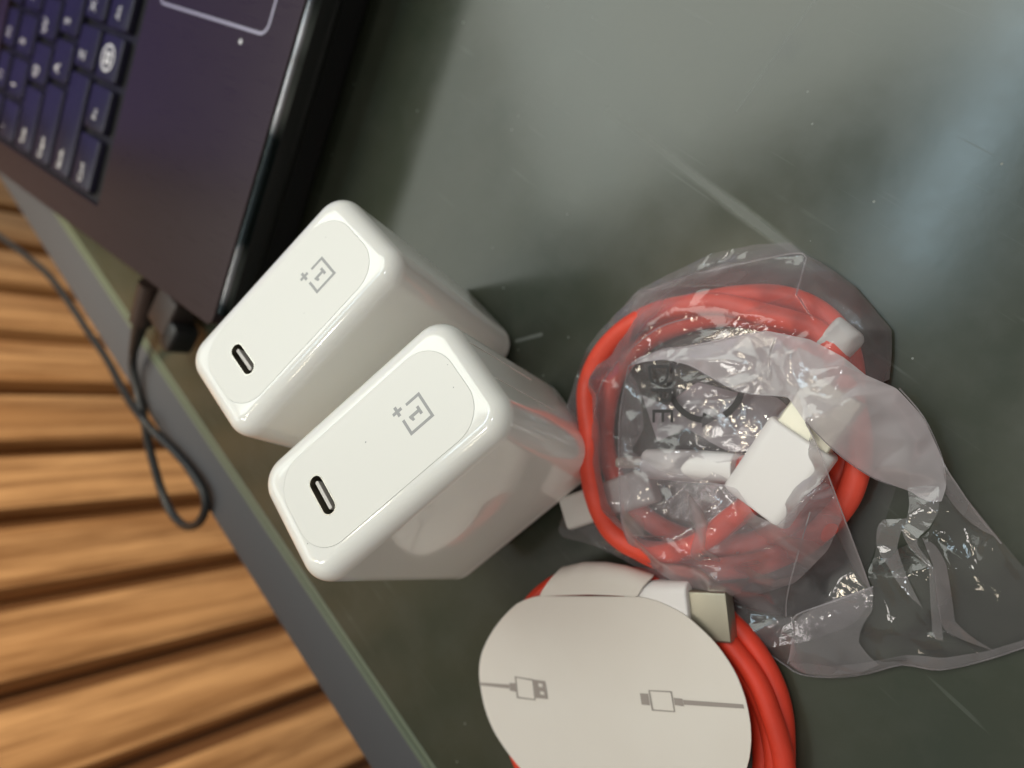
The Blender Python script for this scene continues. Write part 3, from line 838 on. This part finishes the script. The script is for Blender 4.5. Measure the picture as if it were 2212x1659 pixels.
# the loose open end of the bag on the table
def pt_(x, y, h=0.0):
    f = .6327 * .5486
    return on(1645.8 + f * x, 932.6 + f * y, h)
def with_grid(fn, *a, **k):
    global p_at
    keep = p_at; p_at = fn
    r_ = sheet(*a, **k); p_at = keep
    return r_
tail = [(-100, 1290, 2), (0, 1350, 1), (140, 1450), (240, 1510), (330, 1532), (430, 1530), (640, 1510), (780, 1470), (870, 1452), (960, 1455), (1050, 1480), (1170, 1475), (1400, 1420), (1631, 1345), (1900, 1250), (2000, 1000, 2), (1900, 900, 3), (1631, 845, 4), (1500, 690, 5), (1390, 560, 6), (1280, 420, 7), (1130, 215, 7),
        (1105, 360, 5), (1100, 500, 4), (1040, 620, 3), (940, 690, 3), (860, 720, 3), (790, 800, 3), (740, 760, 3), (715, 690, 4), (700, 780, 3), (640, 880, 4), (690, 965, 4), (400, 1060, 4), (200, 1150, 4), (60, 1180, 4)]
tail_cr = [[(690, 966, 4), (430, 1060, 3.5), (215, 1140, 5), (195, 1260, 4), (160, 1440, 1.5)], [(830, 900, 5.5), (960, 1090, 5), (1000, 1300, 2.5)], [(900, 700, 4.5), (1050, 850, 6.5), (1080, 1100, 5), (1120, 1300, 3)], [(1130, 230, 7), (1160, 420, 3), (1280, 560, 2.5), (1450, 660, 5), (1500, 700, 5)], [(690, 980, 4), (760, 1230, 4), (900, 1280, 2)], [(150, 1290, 3), (480, 1280, 2), (780, 1250, 3.5), (1150, 1240, 2), (1440, 1370, 1)], [(640, 1440, 1.5), (780, 1410, 2.5), (1050, 1390, 1.2)]]
with_grid(pt_, "film_tail", tail, lambda p, de=0: 2.2 + min(2.0, de * .12), M['film_tail'], 7.0, 0.9, 41, tail_cr)
band = [(905, 330, 6), (920, 440, 7), (905, 540, 7.5), (760, 545, 7.5), (715, 590, 7.5), (712, 690, 6.5), (740, 770, 6.5), (800, 860, 6), (850, 960, 7), (1000, 1100, 6), (900, 900, 6), (840, 720, 7), (870, 610, 8), (900, 700, 8), (1040, 850, 8), (1050, 1100, 6.5), (1060, 1290, 4), (1130, 1300, 4), (1100, 1050, 6.5), (1075, 850, 8), (940, 680, 8.5), (1040, 600, 8.5), (1100, 500, 8), (1105, 340, 7)]
with_grid(pt_, "film_flap", band, lambda p, de=0: 7.6, M['film_tail2'], 5.0, 0.6, 51)
patch = [(690, 966, 5.2), (430, 1060, 4.8), (215, 1140, 6), (192, 1250, 4.8), (165, 1430, 2.4), (240, 1500, 2), (430, 1522, 2), (620, 1500, 2), (730, 1450, 2.4), (660, 1390, 3), (600, 1310, 3.6), (620, 1210, 4.2), (690, 1110, 4.8)]
with_grid(pt_, "film_flap", patch, lambda p, de=0: 4.6, M['film_tail2'], 5.0, 0.5, 53, (), 2, 5.0)
hem = [(165, 1440, 2), (240, 1511, 1.4), (430, 1531, 1.4), (640, 1511, 1.4), (870, 1453, 1.4), (1050, 1481, 1.4), (1170, 1476, 1.4), (1400, 1421, 1.4), (1640, 1346, 1.4), (1900, 1255, 1.4), (1900, 1200, 2.4), (1631, 1296, 2.4), (1400, 1370, 2.4), (1150, 1405, 2.4), (900, 1392, 2.4), (640, 1440, 2.4), (430, 1462, 2.4), (270, 1440, 2.4)]
with_grid(pt_, "film_flap", hem, lambda p, de=0: 2.4, M['film_tail2'], 5.0, 0.4, 54, (), 2, 4.0)
crest = [(1000, 660, 8), (1075, 850, 9), (1100, 1100, 7.4), (1125, 1240, 5), (1260, 1300, 3), (1460, 1372, 2), (1290, 1270, 3.6), (1200, 1180, 4.2), (1180, 1000, 5), (1150, 830, 5.4), (1090, 700, 6)]
with_grid(pt_, "film_flap", crest, lambda p, de=0: 6.0, M['film_tail2'], 5.0, 0.5, 55, (), 2, 4.0)
fold = [(1130, 215, 7.5), (1200, 300, 7.5), (1280, 420, 7.5), (1390, 560, 6.5), (1470, 660, 5.5), (1380, 620, 5), (1290, 560, 4.5), (1190, 460, 4.5), (1140, 380, 5)]
with_grid(pt_, "film_flap", fold, lambda p, de=0: 6.2, M['film_tail2'], 5.0, 0.6, 52)

# rolled fold lines, where the film doubles back on itself
def foldline(pts, fn, r=0.13):
    tube("fold_edge", [fn(*p) + bof for p in pts], r, M['film_edge'], bag, 6, 1.5)
for f_ in ([(430, 620, 13.2), (395, 800, 14.3), (385, 950, 14.4), (388, 1150, 14.2), (400, 1330, 13.2), (445, 1440, 10.3), (540, 1530, 8.3)],
           [(1228, 874, 19.8), (1290, 1000, 19), (1330, 1112, 17.8), (1400, 1300, 12.8), (1490, 1540, 5.6), (1530, 1655, 2.6)],
           [(1228, 870, 19.8), (1370, 1012, 15.2), (1510, 1112, 10.2), (1600, 1150, 7.2), (1700, 1175, 4.2)],
           [(600, 590, 14.7), (700, 615, 15.2), (800, 670, 15.8), (900, 725, 16.2), (1000, 748, 16.2), (1150, 755, 17)],
           [(430, 620, 13.2), (570, 548, 14.3), (700, 530, 14.6), (1050, 460, 15.1)],
           [(500, 285, 4.7), (700, 215, 4.2), (1000, 145, 3.7), (1215, 112, 3.2), (1212, 200, 4.8), (1185, 300, 8.2)],
           [(270, 890, 12), (300, 720, 10), (390, 590, 9), (560, 450, 9), (720, 400, 8.6)],
           [(1650, 720, 9.8), (1760, 850, 8.2), (1835, 1010, 6.2), (1850, 1060, 7), (1905, 1150, 6.6), (2010, 1300, 6), (2110, 1420, 5)]):
    foldline(f_, pa_)
for f_ in ([(690, 966, 4.4), (430, 1060, 4), (215, 1140, 5.3), (192, 1200, 4.6), (205, 1290, 3.6), (160, 1440, 1.7)],
           [(0, 1350, 1.3), (140, 1450, .8), (240, 1510, .8), (430, 1530, .8), (640, 1510, .8), (870, 1452, .8), (1050, 1480, .8), (1170, 1475, .8), (1400, 1420, .8), (1700, 1320, .8)],
           [(150, 1150, 5), (165, 980, 8), (300, 500, 17)]):
    foldline(f_, pt_)

# printing on the bag: letters and a three arrow sign, seen inside the ring
def ink(name, me_or_polys, pos, rot, z=0.0):
    mw = Matrix.Translation((pos + bof + Vector((0, 0, z))) * S) @ Matrix.Rotation(rot, 4, 'Z')
    if isinstance(me_or_polys, list): return flat(name, me_or_polys, 0, M['ink'], bag, mw)
    me = me_or_polys; me.materials.clear(); me.materials.append(M['ink'])
    o = bpy.data.objects.new(name, me); COL.objects.link(o); o.parent = bag; o.matrix_local = mw
    return o
pl, pr = pa_(565, 650, 0), pa_(565, 860, 0)
trot = math.atan2((pr - pl).y, (pr - pl).x)
for chx, pos in (("D", pa_(560, 660, 14.6)), ("P", pa_(570, 748, 14.6)), ("E", pa_(578, 842, 14.6))):
    ink("bag_letter", text_mesh(chx, 7.4), pos, trot)
arc_c = pa_(775, 690, 13.2)
def arrow(t0, t1, r0, r1):
    n = 14
    o1 = [(r1 * math.cos(t0 + (t1 - t0) * i / n), r1 * math.sin(t0 + (t1 - t0) * i / n)) for i in range(n + 1)]
    i1 = [(r0 * math.cos(t0 + (t1 - t0) * i / n), r0 * math.sin(t0 + (t1 - t0) * i / n)) for i in range(n, -1, -1)]
    rm = (r0 + r1) / 2; te = t1 + 0.38
    head_ = [((r1 + 1.0) * math.cos(t1), (r1 + 1.0) * math.sin(t1)), (rm * math.cos(te), rm * math.sin(te)), ((r0 - 1.0) * math.cos(t1), (r0 - 1.0) * math.sin(t1))]
    return o1 + head_ + i1
for k in range(3):
    ink("bag_arrow", [(arrow(math.radians(60 + 120 * k), math.radians(145 + 120 * k), 7.7, 9.1), [])], arc_c, 0)

# ------------------------------------------------------------------ second red cable and the white card sleeve
def pc(x, y, h=0.0): return on((1800 + .5877 * x) * .5486, (2124 + .5877 * y) * .5486, h)
CT = 11.0
cable2 = empty("red_cable", on(1370, 1545, 0), "red cable coiled flat behind the round white card, partly under the bag", "cable", "red cables")
c2o = -Vector(cable2.location) / S
cc = on(1362, 1560, 4)
loops = []
rg = random.Random(5)
turns = 4
for t in range(turns):
    for k in range(18):
        a = math.tau * k / 18 + math.pi
        rr = 36.6 - 2.6 * ((t * 2) % 3) + rg.uniform(-.5, .5) + 1.1 * math.sin(2 * a + t)
        z = 2.2 + 2.0 * (t + k / 18) * 0.55 + rg.uniform(-.15, .15)
        loops.append(cc + Vector((rr * math.cos(a), rr * math.sin(a) * 0.97, z - 4)))
loops += [cc + Vector((-30, -8, 3)), cc + Vector((-26, 10, 3.2)), cc + Vector((-18, 22, 3.2)), pc(1120, 470, 7.2), pc(1190, 480, 7.2)]
tube("cord", rel(loops, c2o), 2.35, M['red2'], cable2, 16, 1.2, False, 0.5)
u0, u1, u2 = pc(1180, 480, 7.2), pc(1592, 500, 7.2), pc(1845, 560, 7.2)
ZU = frame(u1 - u0, (0, 0, 1)) @ Matrix(((0, 0, 1), (1, 0, 0), (0, 1, 0)))
r = rbox_rings(15.0, 7.6, 2.6, 0, (u1 - u0).length, 0.5, 0.6, 8, 4)
hs = loft("plug_housing", placed(r, ZU, u0 + c2o), M['housing'], cable2)
r = rbox_rings(11.0, 4.5, 0.6, 0, 8.6, 0, 0.3, 4, 2)
loft("plug_tip", placed(r, ZU, u1 + c2o), M['metal'], hs)

card = empty("card_sleeve", on(1330, 1560, 0), "round white card sleeve with two printed plug drawings, wrapped over the red cable", "card")
cdo = -Vector(card.location) / S
face_px = [(545, 380), (480, 396), (400, 432), (300, 530), (220, 642), (165, 762), (147, 880), (158, 1000), (185, 1130), (240, 1272), (320, 1402), (425, 1535), (560, 1680), (720, 1800), (900, 1890), (1100, 1940), (1320, 1930), (1540, 1860), (1730, 1760), (1870, 1640), (1940, 1531), (1965, 1400), (1968, 1300), (1955, 1180), (1918, 1030), (1850, 870), (1740, 710), (1620, 587), (1500, 492), (1330, 412), (1212, 385)]
YTOP = pc(880, 380, CT).y
def card_z(p):
    """the card bends down away from its flap"""
    return max(1.0, CT + 0.5 - 0.0009 * max(0.0, YTOP - p.y - 2) ** 2)
def pcc(x, y):
    p = pc(x, y, CT)
    for _ in range(4): p = pc(x, y, card_z(p))
    return p
sm = spline([pcc(x, y) for x, y in face_px], 1.5)
front = sm[::-1]
nP = len(sm)
v, f = [], []
ctr = sum((Vector(p) for p in sm), Vector()) / nP
K = 12
def on_card(q):
    return Vector((q.x, q.y, card_z(q)))
for k in range(K):
    t = 1 - k / K
    for p in sm: v.append(tuple(on_card(ctr + (Vector(p) - ctr) * t) + cdo))
v.append(tuple(on_card(ctr) + cdo))
for k in range(K):
    for i in range(nP):
        j = (i + 1) % nP
        if k < K - 1: f.append((k * nP + i, k * nP + j, (k + 1) * nP + j, (k + 1) * nP + i))
        else: f.append((k * nP + i, k * nP + j, len(v) - 1))
fc = link_mesh("card_face", v, f, M['card'], card, True, 60)
sd = fc.modifiers.new("thickness", 'SOLIDIFY'); sd.thickness = 0.0004; sd.offset = -1
# the flap that bends down over the back of the coil
top_e = [(545, 380), (700, 374), (880, 368), (1050, 374), (1212, 385)]
mid_e = [(610, 285), (735, 245), (900, 228), (1080, 238), (1236, 318)]
bot_e = [(700, 188), (850, 152), (1000, 152), (1140, 178), (1325, 240)]
end_e = [(712, 188), (852, 156), (1000, 156), (1138, 180), (1315, 240)]
v, f = [], []
for row, hh in ((top_e, (CT + .6,) * 5), (mid_e, (11.8,) * 5), (bot_e, (9.2,) * 5), (end_e, (5.5,) * 5)):
    fine = spline([pc(x, y, h_) for (x, y), h_ in zip(row, hh)], 50)
    src = [pc(x, y, h_) for (x, y), h_ in zip(row, hh)]
    for i in range(4):
        for k in range(5): v.append(tuple(src[i].lerp(src[i + 1], k / 5) + cdo))
    v.append(tuple(src[4] + cdo))
n = 21
for k in range(3):
    for i in range(n - 1): f.append((k * n + i, k * n + i + 1, (k + 1) * n + i + 1, (k + 1) * n + i))
fl = link_mesh("card_flap", v, f, M['card'], card, True, 70)
sd = fl.modifiers.new("smooth", 'SUBSURF'); sd.levels = 2; sd.render_levels = 2
sd = fl.modifiers.new("thickness", 'SOLIDIFY'); sd.thickness = 0.0004; sd.offset = 0
# printed drawings of the two plugs, flat on the card
def pr_on(name, polys):
    o = flat(name, [([tuple((pcc(x, y) + cdo).to_2d()) for x, y in pl_], [[tuple((pcc(x, y) + cdo).to_2d()) for x, y in hh] for hh in holes]) for pl_, holes in polys], 0, M['cardprint'], fc)
    me = o.data
    bm = bmesh.new(); bm.from_mesh(me)
    bmesh.ops.subdivide_edges(bm, edges=[e for e in bm.edges if e.calc_length() > 0.003], cuts=3)
    bmesh.ops.triangulate(bm, faces=bm.faces)
    for q_ in bm.verts:
        wpt = Vector((q_.co.x, q_.co.y, 0)) / S - cdo; q_.co.z = (card_z(wpt) + 0.14) * S
    bm.to_mesh(me); bm.free()
def outline_quad(a, b, c, d, wd=9):
    P = [Vector(q_) for q_ in (a, b, c, d)]; m_ = sum(P, Vector((0, 0))) / 4
    return ([tuple(p) for p in P], [[tuple(m_ + (p - m_) * (1 - wd / (p - m_).length * 1.3)) for p in P]])
pr_on("printed_plug_drawing", [
    ([(150, 958), (352, 972), (352, 998), (152, 976)], []), ([(352, 960), (392, 963), (397, 1020), (355, 1012)], []),
    outline_quad((388, 916), (512, 936), (528, 1078), (402, 1062)),
    ([(513, 938), (592, 950), (610, 1068), (528, 1062)], [[(544, 962), (572, 966), (575, 990), (548, 986)], [(556, 1016), (584, 1020), (587, 1042), (560, 1038)]])])
pr_on("printed_plug_drawing", [
    ([(1226, 1030), (1281, 1034), (1293, 1110), (1238, 1106)], []),
    outline_quad((1283, 1008), (1440, 1016), (1462, 1156), (1306, 1146)),
    ([(1452, 1060), (1510, 1066), (1522, 1118), (1460, 1108)], []),
    ([(1514, 1074), (1918, 1104), (1924, 1132), (1520, 1106)], [])])
